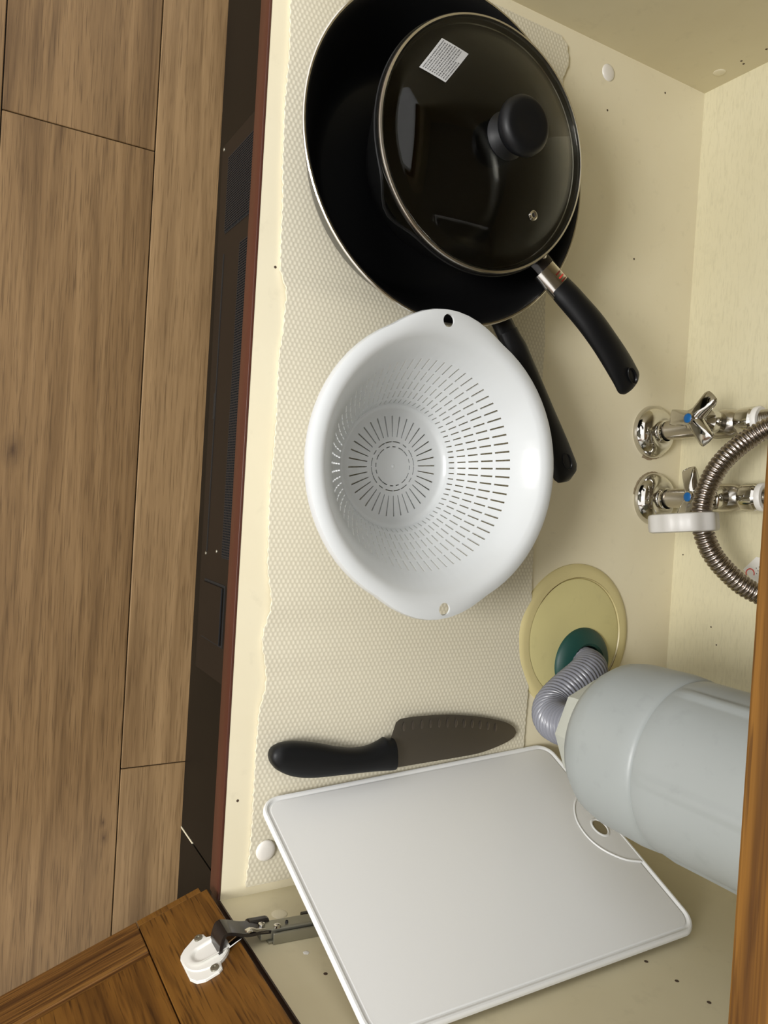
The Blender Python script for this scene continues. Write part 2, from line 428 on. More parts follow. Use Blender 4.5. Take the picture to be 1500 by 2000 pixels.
    wb('arm_spring_cover', (W - .0125, .0020, .0520), (W - .0060, .0195, .0600), BLKMET, .1, .0022)
    wb('rear_clip', (W - .0075, .0480, .0480), (W - .0022, .080, .0525), BLKMET, .1, .001)
    for y, z, r, x in ((.0335, .0525, .0032, .0022), (.0440, .0515, .0042, .0022), (.0115, .0630, .0027, .0105), (.0215, .0685, .0028, .0105), (.0300, .0655, .0012, .0105)):
        lathe('arm_screw', [(0, .0012), (r * .35, .0010), (r * .45, .0020), (r * .9, .0016), (r, 0), (0, 0)], CHROME if r > .002 else DARK, h, 16, (W - x, y, z + .1 * y), (-1, 0, 0))
hinge()

# ---- the kick-space vent unit
ku = thing('kick_vent_unit', 'dark brown vented unit let into the kickboard below the red-brown edge strip', 'vent', (.40, .008, FZ))
KY = .0098
bm = bmesh.new()
pl = [(.1565, -.1335), (.6533, -.1255), (.6525, -.0203), (.1565, -.0203)]
a = [bm.verts.new((x, KY, z)) for x, z in pl]; b = [bm.verts.new((x, KY - .0022, z)) for x, z in pl]
bm.faces.new(b)
for i in range(4): bm.faces.new((a[i], a[(i + 1) % 4], b[(i + 1) % 4], b[i]))
mkbm('housing', bm, UNIT, ku)
for x0, x1, zb, zt in ((.1745, .2440, -.1100, -.0215), (.2650, .5430, -.0640, -.0215)):
    box('vent_recess', (x0 - .001, KY - .0026, zb - .001), (x1 + .001, KY - .0018, zt), DARK, ku)
    bm = bmesh.new(); x = x0
    while x < x1 - .001: add_box(bm, (x, KY - .0036, zb), (x + .0011, KY - .0022, zt)); x += .0023
    z = zb
    while z < zt: add_box(bm, (x0, KY - .0033, z), (x1, KY - .0024, z + .0008)); z += .0040
    g = mkbm('vent_grille', bm, MESHM, ku); g['kind'] = 'stuff'
for x0, x1 in ((.2640, .3935), (.3935, .4178), (.4178, .5418)):
    dz = -.0035 if x0 == .3935 else 0
    box('slot', (x0, KY - .0027, -.1118 + dz), (x1, KY - .0018, -.1098), DARK, ku)
box('flap_recess', (.5672, KY - .0026, -.1115), (.6222, KY - .0018, -.0512), DARK, ku)
box('flap', (.5695, KY - .0046, -.1100), (.6205, KY - .0020, -.0545), UNIT, ku, .0008)
box('flap_edge', (.5700, KY - .0050, -.0548), (.6200, KY - .0040, -.0538), MESHM, ku)
for x, z in ((.5438, -.1137), (.5395, -.0820), (.1600, -.1290)): disc('screw', (x, KY - .0022, z), (0, -1, 0), .0016, .0008, ZINC, ku, n=12)

# ================================================================== SINK AND WORKTOP above (out of view, close the cabinet)
wt = thing('worktop', 'grey worktop slab over the sink cabinet', 'worktop', (.41, .26, TOP))
box('slab', (-.04, -.03, TOP + .0005), (.45, .535, TOP + .03), WORKT, wt, .002)
box('slab', (.8185, -.03, TOP + .0005), (.90, .535, TOP + .03), WORKT, wt, .002)
box('slab', (.45, -.03, TOP + .0005), (.8185, .03, TOP + .03), WORKT, wt, .002)
box('slab', (.45, .50, TOP + .0005), (.8185, .535, TOP + .03), WORKT, wt, .002)
bm = bmesh.new()
def ring(s, z): return [bm.verts.new((x, y, z)) for x, y in ((.455 + s, .035 + s), (.813 - s, .035 + s), (.813 - s, .495 - s), (.455 + s, .495 - s))]
R_ = [ring(0, TOP + .03), ring(.004, TOP + .028), ring(.012, .485), ring(.02, .478)]
R2 = [ring(.022, .480), ring(.014, .487), ring(.006, TOP + .028)]
for a, b in zip(R_ + R2, (R_ + R2)[1:]):
    if a is R_[-1]: continue
    for i in range(4): bm.faces.new((a[i], a[(i + 1) % 4], b[(i + 1) % 4], b[i]))
bm.faces.new(R_[-1]); bm.faces.new(R2[0])
tag(mkbm('sink_basin', bm, STEEL, None, origin=(.634, .265, .478)), 'stainless sink bowl hanging above the grey trap', 'sink')

# ================================================================== NON-SLIP MAT
def interp(tab, x):
    if x <= tab[0][0]: return tab[0][1]
    for (a, b), (c, e) in zip(tab, tab[1:]):
        if x <= c: t = (x - a) / (c - a); t = t * t * (3 - 2 * t); return b + (e - b) * t
    return tab[-1][1]
front = [(.0847, .0157), (.1254, .0169), (.1669, .016), (.208, .0168), (.2571, .0190), (.2985, .0200), (.322, .0262), (.345, .0262), (.3731, .0236), (.415, .0243),
         (.4487, .0239), (.4783, .0226), (.5373, .024), (.5755, .0285), (.605, .0236), (.6393, .0285), (.6688, .0241), (.6985, .0237), (.7284, .0237), (.7711, .0237), (.8113, .0217)]
backt = [(.0129, .300), (.02, .3095), (.035, .3125), (.0567, .3065), (.2715, .3024), (.3222, .3046), (.5331, .3074), (.6683, .3119), (.8113, .3104)]
def matz(x, y):
    def w(c, a, s): return a * math.exp(-((x - c) / s) ** 2)
    fade = min(1, max(0, (y - .01) / .06))
    return .0028 + (w(.315, .0022, .012) - w(.345, .001, .012) + w(.575, .0026, .013) + w(.62, .0020, .012) + w(.648, .0010, .010)) * (1 - .75 * min(1, max(0, (y - .05) / .2))) + .0004 * math.sin(x * 60)
vs = []; fs = []; nx = 240; ny = 40; NV = (nx + 1) * (ny + 1)
for side in (0, 1):
    for i in range(nx + 1):
        x = .0129 + (.8105 - .0129) * i / nx; y0 = interp(front, x) + .0007 * math.sin(x * 2 * PI / .0092); y1 = interp(backt, x) + .0005 * math.sin(x * 2 * PI / .0092)
        for j in range(ny + 1):
            y = y0 + (y1 - y0) * j / ny; z = matz(x, y)
            vs.append((x, y, z if side == 0 else z - .0022))
for side in (0, 1):
    for i in range(nx):
        for j in range(ny):
            k = side * NV + i * (ny + 1) + j; q = (k, k + ny + 1, k + ny + 2, k + 1); fs.append(q if side == 0 else q[::-1])
for i in range(nx):
    for j in (0, ny):
        k = i * (ny + 1) + j; fs.append((k, k + ny + 1, k + ny + 1 + NV, k + NV))
for j in range(ny):
    for i in (0, nx):
        k = i * (ny + 1) + j; fs.append((k, k + 1, k + 1 + NV, k + NV))
tag(mk('non_slip_mat', vs, fs, MAT, None, True, (.41, .16, 0), False, 60), 'long cream ribbed non-slip liner mat with wavy edges on the cabinet floor', 'mat')

# ================================================================== FRYING PAN (the big one)
WX, WY, WH, WR = .2055, .1350, .078, .1347
MZ = .0045
fp = thing('frying_pan', 'large deep black frying pan lying on the mat, a smaller pan inside it', 'frying pan', (WX, WY, MZ))
def shell(prof_out, t):  # closed profile from an outer profile
    inn = []
    for i, (r, z) in enumerate(prof_out):
        a = prof_out[max(i - 1, 0)]; b = prof_out[min(i + 1, len(prof_out) - 1)]
        tx, tz = b[0] - a[0], b[1] - a[1]; l = math.hypot(tx, tz); inn.append((max(0, r - tz / l * t), z + tx / l * t))
    return inn
out = [(0, MZ), (.086, MZ), (.094, MZ + .002), (.101, MZ + .009), (.110, MZ + .024), (.119, MZ + .042), (.1275, MZ + .060), (WR - .0012, WH)]
inn = [(0, MZ + .003), (.086, MZ + .003), (.0925, MZ + .0048), (.0985, MZ + .0115), (.1075, MZ + .026), (.1165, MZ + .044), (.1248, MZ + .061), (WR - .0035, WH)]
lathe('pan_body', out, PANOUT, fp, 96, (WX, WY, 0))
lathe('pan_interior', inn + [(WR - .0022, WH + .0006)], BLACKPAN, fp, 96, (WX, WY, 0))
lathe('rim', [(WR - .0026, WH - .0004), (WR - .0020, WH + .0008), (WR - .0008, WH + .0009), (WR, WH + .0002), (WR - .0002, WH - .0010), (WR - .0018, WH - .0012)], RIMST, fp, 96, (WX, WY, 0))['label'] = 'bright thin metal rim'
def handle(name, pts, hw, ht, mat, parent, hole=None, n=20):
    path = catmull(pts, 8)
    def rad(t, s): 
        e = 1.0
        if t > .92: e = max(.03, 1 - ((t - .92) / .08) ** 2) ** .42
        k = interp(hw, t); return (k * e, interp(ht, t) * e)
    vs, fs = sweep_data(path, rad, n, (0, 0, 1))
    o = mk(name, vs, fs, mat, parent, True, None, True, 60); return o, path
fh, pth = handle('handle', [(.3310, .2085, .064), (.352, .2205, .066), (.378, .2385, .066), (.4020, .2560, .065), (.4260, .2735, .063), (.4545, .2945, .060)],
            [(0, .0105), (.12, .0125), (.5, .0130), (.85, .0148), (1, .0155)], [(0, .006), (.15, .0085), (.6, .0080), (1, .0070)], BAKELITE, fp)
sweep('handle_bracket', catmull([(.3165, .1995, .060), (.3255, .2050, .062), (.3380, .2125, .064)], 4), lambda t, s: (.0110, .0050), BAKELITE, fp, 12, (0, 0, 1))
def hole_ring(c, axis, r, rz, parent):
    # oval hanging eye: dark well inside a raised lip
    dirn = Vector(axis).normalized(); side = Vector((0, 0, 1)).cross(dirn).normalized(); up = dirn.cross(side).normalized()
    vs = []; fs = []; n = 24; prof = ((1.0, .0000), (.96, .0006), (.86, .0002), (.80, -.0035))
    for s, z in prof:
        for i in range(n):
            a = 2 * PI * i / n; vs.append(Vector(c) + dirn * (rz * s * math.cos(a)) + side * (r * s * math.sin(a)) + up * z)
    for j in range(len(prof) - 1):
        for i in range(n): fs.append((j * n + i, j * n + (i + 1) % n, (j + 1) * n + (i + 1) % n, (j + 1) * n + i))
    fs.append(tuple(range((len(prof) - 1) * n, len(prof) * n)))
    return mk('hanging_eye', vs, fs, PANOUT, parent, True, None, True, 60)
hole_ring((.4385, .2830, .0692), (.0225, .017, -.003), .0052, .0088, fh)

# ================================================================== SAUCEPAN standing in the frying pan
PX, PY, PR = .1992, .1513, .0985
PB = MZ + .0033
TLT = Matrix.Rotation(math.atan(.033), 4, 'Y') @ Matrix.Rotation(math.atan(.021), 4, 'X')   # leans a little, as the lid does
def lean(z): return TLT
sp = thing('saucepan', 'smaller black pan with a pouring spout, sitting inside the large frying pan', 'pan', (PX, PY, PB))
spd = math.radians(-50)
def spout(r, z, a):
    da = (a - spd + PI) % (2 * PI) - PI
    return r + .0115 * math.exp(-(da / .17) ** 2) * max(0, min(1, (z + .030) / .030)) if r > .07 else r
ZR = -.003     # rim height below the lid plane, local to lid centre
LC = Vector((PX, PY, .095))
pout = [(0, -.082), (.058, -.082), (.064, -.080), (.070, -.073), (.080, -.050), (.090, -.026), (PR + .0005, ZR)]
pin = [(0, -.079), (.057, -.079), (.0625, -.077), (.068, -.071), (.078, -.049), (.088, -.026), (PR - .0015, ZR)]
lathe('pan_body', pout, PANOUT, sp, 96, LC, None, TLT, spout)
lathe('pan_interior', pin + [(PR - .0008, ZR + .0004)], PANIN, sp, 96, LC, None, TLT, spout)
lathe('rim', [(PR - .0016, ZR - .0003), (PR - .001, ZR + .0006), (PR + .0004, ZR + .0005), (PR + .0010, ZR - .0003), (PR + .0006, ZR - .0010), (PR - .0010, ZR - .0010)], PANOUT, sp, 96, LC, None, TLT, spout)
# handle: bracket, steel ferrule with printed band, long black grip
sweep('handle_bracket', catmull([(.262, .2215, .074), (.272, .2315, .079), (.2845, .2420, .083)], 4), lambda t, s: (.0115 - .001 * t, .006), BLKMET, sp, 12, (0, 0, 1))
fer = sweep('ferrule', catmull([(.2775, .2285, .083), (.2865, .2380, .0865), (.2935, .2455, .0890)], 4), lambda t, s: (.0118, .0078), STEEL, sp, 24, (0, 0, 1)); fer['label'] = 'shiny metal ferrule with small red and black print'
for off_, wdt, mt in ((.35, .0014, REDK), (.52, .0014, RED), (.66, .0012, REDK)):
    pt_ = catmull([(.2775, .2285, .083), (.2865, .2380, .0865), (.2935, .2455, .0890)], 10)
    k = int(off_ * (len(pt_) - 1)); sg = pt_[k:k + 3] if k + 3 <= len(pt_) else pt_[-3:]
    vs = []; c = sg[0]; tdir = (sg[-1] - sg[0]).normalized(); sd = Vector((0, 0, 1)).cross(tdir).normalized(); upv = tdir.cross(sd)
    fs = []
    for i, q in enumerate([-.9, -.45, -.2, .05]):
        an = PI / 2 - q; pcc = sd * (-.01195 * math.cos(an)) + upv * (.00795 * math.sin(an))
        vs += [c + pcc, c + pcc + tdir * wdt]
    for i in range(3): fs.append((2 * i, 2 * i + 1, 2 * i + 3, 2 * i + 2))
    mk('print_band', vs, fs, mt, fer, False, None, False)
gh, pth = handle('handle', [(.2900, .2420, .0880), (.3030, .2560, .0930), (.3195, .2735, .0985), (.3370, .2920, .1010), (.3540, .3100, .1015), (.3690, .3265, .0995)],
            [(0, .0118), (.1, .0124), (.5, .0136), (.85, .0150), (1, .0158)], [(0, .0080), (.15, .0088), (.6, .0082), (1, .0068)], BAKELITE, sp, None, 24)
hole_ring((.3600, .3160, .1092), (.012, .0125, -.0022), .0050, .0088, gh)
disc('rivet', (.2690, .2215, .0905), (0.2, .2, 1), .0030, .0015, STEEL, sp, n=16)

# ================================================================== GLASS LID
ld = thing('glass_lid', 'round glass lid with steel rim and black knob, on the smaller pan', 'lid', (PX, PY, .095))
LR = .0982
lathe('rim', [(LR - .0040, .0002), (LR - .0036, .0022), (LR - .0022, .0034), (LR - .0006, .0030), (LR + .0004, .0012), (LR + .0002, -.0014), (LR - .0012, -.0022), (LR - .0024, -.0010)], RIMST, ld, 128, LC, None, TLT)
lathe('inner_lip', [(LR - .0062, -.0040), (LR - .0056, -.0030), (LR - .0050, -.0040), (LR - .0056, -.0048), (LR - .0062, -.0040)], RIMST, ld, 128, LC, None, TLT)
def dome(r): return .0020 + .0200 * (1 - (r / (LR - .013)) ** 2) if r < LR - .013 else .0020 - (r - (LR - .013)) * .06
rr = [.006, .012, .02, .03, .04, .05, .06, .068, .075, .080, LR - .0145, LR - .0125, LR - .010, LR - .006, LR - .0030]
prof = [(r, dome(r) + .0026) for r in rr] + [(r, dome(r)) for r in reversed(rr)]
prof.append(prof[0]); lathe('glass', prof, GLASS, ld, 128, LC, None, TLT, auto=80)
def LP(x, y, dz=0):  # point on the top of the dome from lid-local x, y
    return LC + TLT @ Vector((x, y, dome(math.hypot(x, y)) + .0026 + dz))
up3 = (TLT @ Vector((0, 0, 1)))
# knob
lathe('knob_base', [(0, .0), (.0175, .0), (.0180, .0015), (.0165, .004), (.0125, .008), (.0115, .012), (.0150, .016), (0, .016)], BAKELITE, ld, 48, LP(0, 0), up3)
kt = LP(0, 0, .0145)
lathe('knob', [(0, .0), (.0150, .0), (.0200, .0022), (.0218, .0060), (.0216, .0100), (.0190, .0132), (.0165, .0142), (.0100, .0136), (0, .0132)], BAKELITE, ld, 64, kt, up3)
# steam vent eyelet
vr = math.hypot(.048, .040); vp = LP(.0475, .0410)
lathe('vent_eyelet', [(.0014, .0002), (.0018, .0012), (.0030, .0016), (.0042, .0008), (.0044, 0), (.0020, -.001), (.0014, .0002)], CHROME, ld, 24, vp, up3)
lathe('vent_hole', [(0, .0004), (.0015, .0004)], DARK, ld, 12, vp, up3)
# printed sticker on the glass: (lid-local corners, following the dome)
cor = [(-.0370, -.0705), (-.0650, -.0520), (-.0565, -.0320), (-.0285, -.0515)]
def sq(u, v, dz):
    a = Vector(cor[0]).lerp(Vector(cor[1]), u); b = Vector(cor[3]).lerp(Vector(cor[2]), u); c = a.lerp(b, v); return LP(c.x, c.y, dz)
def patch(name, u0, u1, v0, v1, dz, mat, parent, n=6):
    vs = [sq(u0 + (u1 - u0) * i / n, v0 + (v1 - v0) * j / n, dz) for i in range(n + 1) for j in range(n + 1)]
    fs = [(i * (n + 1) + j, (i + 1) * (n + 1) + j, (i + 1) * (n + 1) + j + 1, i * (n + 1) + j + 1) for i in range(n) for j in range(n)]
    return mk(name, vs, fs, mat, parent, True, None, False)
st = patch('sticker', 0, 1, 0, 1, .0002, LABELM, ld); st['label'] = 'white sticker printed with tiny grey lines of text'
vs = []; fs = []
for k in range(11):
    v0 = .07 + k * .084; u = .05
    lim = .93 if k < 9 else .6
    while u < lim:
        w_ = random.uniform(.015, .05); h_ = .038
        for q in ((u, v0), (u + w_, v0), (u + w_, v0 + h_), (u, v0 + h_)): vs.append(sq(*q, .0004))
        fs.append(tuple(range(len(vs) - 4, len(vs)))); u += w_ + random.uniform(.01, .022)
tx = mk('sticker_text', vs, fs, INK, st, False, None, False); tx['kind'] = 'stuff'

# ================================================================== COLANDER
CX, CY, CH = .4535, .1340, .0880
co = thing('colander', 'white plastic slotted colander with two perforated grip tabs, on the mat', 'colander', (CX, CY, .004))
CR = .1165
def tabr(a):
    best = 0
    for c in (0, PI):
        da = abs((a - c + PI) % (2 * PI) - PI); best = max(best, 0 if da > .47 else (.5 + .5 * math.cos(da / .47 * PI)) ** .6)
    return best
NS = 72; cols = []
for k in range(NS):
    a = 2 * PI * (k + .5) / NS; hw = .105 * 2 * PI / NS
    cols += [a - hw, a + hw]
nc = len(cols)
wall = [(.0550, .0120), (.0562, .0150), (.0586, .0200), (.0604, .0224), (.0651, .0285), (.0667, .0308), (.0722, .0380), (.0737, .0403), (.0797, .0495), (.0811, .0518), (.0880, .0635), (.0925, .0720)]
slotrows = {1, 3, 5, 7, 9}
vs = []; fs = []
for r, z in wall:
    for a in cols: vs.append((CX + r * math.cos(a), CY + r * math.sin(a), z))
for j in range(len(wall) - 1):
    for i in range(nc):
        if j in slotrows and i % 2 == 0 : continue
        fs.append((j * nc + i, j * nc + (i + 1) % nc, (j + 1) * nc + (i + 1) % nc, (j + 1) * nc + i))
# rim band, flat lip with tabs and down-turned edge, hole in each tab
rim = [(.0985, .0800, 0), (.1030, .0848, 0), (.1058, CH - .0006, .2), (.1090, CH, .6), (.1130, CH - .0002, 1), (CR - .0006, CH - .0014, 1.0), (CR, CH - .004, 1.0), (CR - .0003, CH - .0085, .98)]
base0 = (len(wall) - 1) * nc; prev = list(range(base0, base0 + nc)); prevn = nc
# denser ring for the rim
for q, (r, z, k) in enumerate(rim):
    st_ = len(vs)
    for a in cols:
        t = tabr(a); rr_ = r + .0070 * t * k; zz = z
        vs.append((CX + rr_ * math.cos(a), CY + rr_ * math.sin(a), zz))
    for i in range(nc): fs.append((prev[i], prev[(i + 1) % nc], st_ + (i + 1) % nc, st_ + i))
    prev = list(range(st_, st_ + nc))
body = mk('bowl', vs, fs, WHITEP, co, True, None, True, 55)
sol = body.modifiers.new('wall', 'SOLIDIFY'); sol.thickness = .0018; sol.offset = 0
# punch the tab holes with real boolean cutters baked into the mesh
def bake(o):
    dg = bpy.context.evaluated_depsgraph_get(); me = bpy.data.meshes.new_from_object(o.evaluated_get(dg)); o.modifiers.clear(); o.data = me
def cutter(c, r, h, n=24, sx=1, sy=1):
    vs, fs = lathe_data([(r, -h), (r, h)], n, c); vs = [Vector((c[0] + (v[0] - c[0]) * sx, c[1] + (v[1] - c[1]) * sy, v[2])) for v in vs]
    fs.append(tuple(range(n))); fs.append(tuple(range(n, 2 * n)))
    me = bpy.data.meshes.new('cut'); me.from_pydata([tuple(v) for v in vs], [], fs)
    bm = bmesh.new(); bm.from_mesh(me); bmesh.ops.recalc_face_normals(bm, faces=bm.faces); bm.to_mesh(me); bm.free()
    o = bpy.data.objects.new('cut', me); COL.objects.link(o); return o
cuts = [cutter((CX - .1145, CY - .004, CH), .0052, .006), cutter((CX + .1150, CY + .009, CH), .0052, .006)]
for i, c in enumerate(cuts):
    b = body.modifiers.new('hole%d' % i, 'BOOLEAN'); b.object = c; b.operation = 'DIFFERENCE'; b.solver = 'EXACT'
bpy.context.view_layer.update(); bake(body)
for c in cuts: bpy.data.objects.remove(c)
body.data.set_sharp_from_angle(angle=math.radians(40))
# flat floor of the bowl with its own radial slots, arcs and centre
NF = 36; fcols = []
for k in range(NF):
    a = 2 * PI * (k + .5) / NF; hw = .085 * 2 * PI / NF; fcols += [a - hw, a + hw]
arcN = 72
frows = [(.0553, .0128), (.0530, .0096), (.0500, .0084), (.0445, .0082), (.0262, .0080), (.0236, .0080)]
vs = []; fs = []
for r, z in frows:
    for a in fcols: vs.append((CX + r * math.cos(a), CY + r * math.sin(a), z))
nf = len(fcols)
for j in range(len(frows) - 1):
    for i in range(nf):
        if j == 3 and i % 2 == 0: continue
        fs.append((j * nf + i, j * nf + (i + 1) % nf, (j + 1) * nf + (i + 1) % nf, (j + 1) * nf + i))
st_ = (len(frows) - 1) * nf; prev = list(range(st_, st_ + nf))
for q, r in enumerate((.0222, .0213, .0178, .0169, .0020)):
    s2 = len(vs); z = .0080 if q < 4 else .0082
    for a in fcols: vs.append((CX + r * math.cos(a), CY + r * math.sin(a), z))
    for i in range(nf):
        if q == 1 and (i % 9) not in (0, 4): continue
        if q == 3 and ((i + 4) % 9) not in (0, 1, 5): continue
        fs.append((prev[i], prev[(i + 1) % nf], s2 + (i + 1) % nf, s2 + i))
    prev = list(range(s2, s2 + nf))
fs.append(tuple(prev))
bo = mk('bowl_floor', vs, fs, WHITEP, co, True, None, True, 55)
sol = bo.modifiers.new('wall', 'SOLIDIFY'); sol.thickness = .0016; sol.offset = 0; bpy.context.view_layer.update(); bake(bo); bo.data.set_sharp_from_angle(angle=math.radians(40))
lathe('foot_ring', [(.0500, .0085), (.0500, .0050), (.0515, .0045), (.0530, .0050), (.0535, .0100)], WHITEP, co, 72, (CX, CY, 0))
disc('centre_nub', (CX, CY, .0086), (0, 0, 1), .0018, .0012, WHITEP, co, n=12)

# ================================================================== KNIFE
kn = thing('kitchen_knife', 'kitchen knife with dark steel blade and black handle, lying on the mat', 'knife', (.70, .15, .004))
def cinterp(tab, x):
    if x <= tab[0][0]: return tab[0][1]
    if x >= tab[-1][0]: return tab[-1][1]
    i = max(k for k in range(len(tab) - 1) if tab[k][0] <= x)
    def sl(k):
        a = tab[max(k - 1, 0)]; b = tab[min(k + 1, len(tab) - 1)]; return (b[1] - a[1]) / (b[0] - a[0])
    (x0, y0), (x1, y1) = tab[i], tab[i + 1]; h = x1 - x0; t = (x - x0) / h; m0 = sl(i) * h; m1 = sl(i + 1) * h
    if i == 0: m0 = 1.6 * (y1 - y0)
    return (2*t**3 - 3*t*t + 1) * y0 + (t**3 - 2*t*t + t) * m0 + (-2*t**3 + 3*t*t) * y1 + (t**3 - t*t) * m1
def knife():
    edge = [(.152, .6800), (.160, .6793), (.1682, .6790), (.182, .6793), (.1964, .6799), (.212, .6812), (.2259, .6830), (.242, .6855), (.2569, .6886), (.269, .6917), (.2795, .6948), (.2870, .6980), (.2917, .7012), (.2945, .7038), (.2956, .7067)]
    spine = [(.148, .7232), (.1523, .7232), (.1996, .7227), (.225, .7225), (.2471, .7218), (.262, .7198), (.2749, .7173), (.284, .7150), (.2906, .7123), (.2940, .7098), (.2956, .7067)]
    N_ = 46; vs = []; fs = []
    zc = .0125
    for i in range(N_ + 1):
        y = .1465 + (.2955 - .1465) * (i / N_) ** .9
        xs = cinterp(spine, y)
        xe = cinterp(edge, y) if y > .152 else .6967 + (.6800 - .6967) * (y - .1465) / .0055
        th = .0010 * min(1, (.2957 - y) / .05 + .25)
        z = zc - (y - .15) * .030
        for f, t in ((0, 0.00005), (.22, .55 * th), (.5, th), (1, th), (1, -th), (.5, -th), (.22, -.55 * th), (0, -.00005)):
            vs.append((xe + (xs - xe) * f, y, z + t))
    for i in range(N_):
        for k in range(8): fs.append((i * 8 + k, i * 8 + (k + 1) % 8, (i + 1) * 8 + (k + 1) % 8, (i + 1) * 8 + k))
    fs.append(tuple(range(8))); fs.append(tuple(range(N_ * 8, N_ * 8 + 8)))
    bl = mk('blade', vs, fs, BLADE, kn, True, None, True, 30)
    DM_ = new_mat('dimple_steel', (.20, .175, .155), .3, .9)
    for i in range(12):
        y = .160 + i * .0098; xe = cinterp(edge, y) + .0075; z = zc - (y - .15) * .030 + .00088
        pr = [(1.0, .0), (.8, .00016), (.0, .00026)]; vs = []; fs = []
        for s, h in pr:
            for k in range(14): a = 2 * PI * k / 14; vs.append((xe + .0042 * s * math.cos(a), y + .0017 * s * math.sin(a), z + h))
        for j in range(2):
            for k in range(14): fs.append((j * 14 + k, j * 14 + (k + 1) % 14, (j + 1) * 14 + (k + 1) % 14, (j + 1) * 14 + k))
        mk('dimple', vs, fs, DM_, bl, True)
    a = [(.0310, .6983), (.0325, .6935), (.0365, .6905), (.043, .6888), (.0531, .6888), (.0746, .6928), (.0969, .6988), (.1146, .7013), (.1273, .6998), (.136, .6965), (.141, .6945), (.1455, .6960)]
    b = [(.0310, .6990), (.0325, .7045), (.0385, .7111), (.0527, .7180), (.0716, .7213), (.0959, .7222), (.1263, .7230), (.1455, .7245), (.1506, .7245)]
    vs = []; fs = []; n = 20; M_ = 40
    for i in range(M_ + 1):
        y = .0310 + (.1500 - .0310) * (1 - math.cos(PI * i / M_ / 1.0)) / 2
        x0 = cinterp(a, y); x1 = cinterp(b, y)
        if y > .1455: x0 = .6960 + (.7000 - .6960) * 0
        c = (x0 + x1) / 2; hw = max(.0003, (x1 - x0) / 2); hh = .0092 * min(1, hw / .011) ** .6
        for k in range(n):
            q = 2 * PI * k / n; cx_ = math.copysign(abs(math.cos(q)) ** .8, math.cos(q)); sz = math.copysign(abs(math.sin(q)) ** .8, math.sin(q))
            vs.append((c + hw * cx_, y + (c + hw * cx_ - .71) * .10 * (1 if y > .14 else 0), .0128 + hh * sz))
    for i in range(M_):
        for k in range(n): fs.append((i * n + k, i * n + (k + 1) % n, (i + 1) * n + (k + 1) % n, (i + 1) * n + k))
    fs.append(tuple(range(n))); fs.append(tuple(range(M_ * n, M_ * n + n)))
    mk('handle', vs, fs, BAKELITE, kn, True, None, True, 60)
knife()

# ================================================================== CUTTING BOARD leaning against the right side panel
def board():
    TL = Vector((.7379, .0248, .0075)); TR = Vector((.7263, .3414, .0020)); BR = Vector((.8140, .3324, .2028)); BL = Vector((.8140, .0273, .2078))
    lu = .317; lv = .220; rc = .018
    top = (TR - TL).cross(BL - TL).normalized()
    if top.x > 0: top = -top                 # the face turned to the room
    def P(u, v, h): return TL * (1 - u) * (1 - v) + TR * u * (1 - v) + BL * (1 - u) * v + BR * u * v + top * h
    bd = thing('cutting_board', 'white plastic cutting board leaning on the right side panel beside the knife', 'cutting board', TL.lerp(TR, .5))
    def outline(inset, n=10):
        r = max(.002, rc - inset); o = []
        for (cx, cy, a0) in ((inset + r, inset + r, PI), (lu - inset - r, inset + r, 1.5 * PI), (lu - inset - r, lv - inset - r, 0), (inset + r, lv - inset - r, .5 * PI)):
            for i in range(n + 1): a = a0 + .5 * PI * i / n; o.append((cx + r * math.cos(a), cy + r * math.sin(a)))
        return o
    T = .0026
    steps = [(0, 0), (0, T * .75), (.0005, T + .0003), (.0014, T + .0010), (.0028, T + .0010), (.0038, T + .0003), (.0048, T - .0006), (.0058, T - .0006), (.0066, T)]
    bm = bmesh.new(); rings = []
    for ins, h in steps: rings.append([bm.verts.new(P(x / lu, y / lv, h)) for x, y in outline(ins)])
    n = len(rings[0]); bm.faces.new(rings[0])
    for a, b in zip(rings, rings[1:]):
        for i in range(n): bm.faces.new((a[i], a[(i + 1) % n], b[(i + 1) % n], b[i]))
    bm.faces.new(rings[-1])
    plate = mkbm('board_plate', bm, BOARDW, bd, True, auto=35)
    # grip zone: a bowed bead and a raised tongue on the far edge, with its eye
    arc = [(.985, .300), (.955, .325), (.925, .355), (.900, .395), (.882, .44), (.874, .49), (.875, .54), (.888, .59), (.910, .63), (.94, .665), (.985, .69)]
    pts = catmull([P(u, v, T + .0003) for u, v in arc], 5)
    sweep('grip_bead', pts, lambda t, s: (.0011, .0010), BOARDW, bd, 8, tuple(top))
    aa = [(u + .004, v) for u, v in arc]; vs = [P(u, v, T + .0006) for u, v in aa] + [P(.996, .69, T + .0006), P(.996, .30, T + .0006)]
    bm = bmesh.new(); f = bm.faces.new([bm.verts.new(v) for v in vs]); bmesh.ops.triangulate(bm, faces=[f]); mkbm('grip_tongue', bm, BOARDW, bd)
    cu, cv = .940, .500
    o1 = []; 
    for s, h in ((1.25, T + .0006), (1.12, T + .0014), (.98, T + .0013), (.93, T + .0007), (.0, T + .0007)):
        o1.append([P(cu + .0215 * s * math.cos(2 * PI * i / 28), cv + .040 * s * math.sin(2 * PI * i / 28), h) for i in range(28)])
    vs = sum(o1[:4], []); fs = [(j * 28 + i, j * 28 + (i + 1) % 28, (j + 1) * 28 + (i + 1) % 28, (j + 1) * 28 + i) for j in range(3) for i in range(28)]
    mk('eye_rim', vs, fs, BOARDW, bd, True)
    bm = bmesh.new(); bm.faces.new([bm.verts.new(v) for v in o1[3]])
    e = mkbm('hanging_eye', bm, new_mat('eye_shade', (.22, .18, .10), .6), bd)
board()

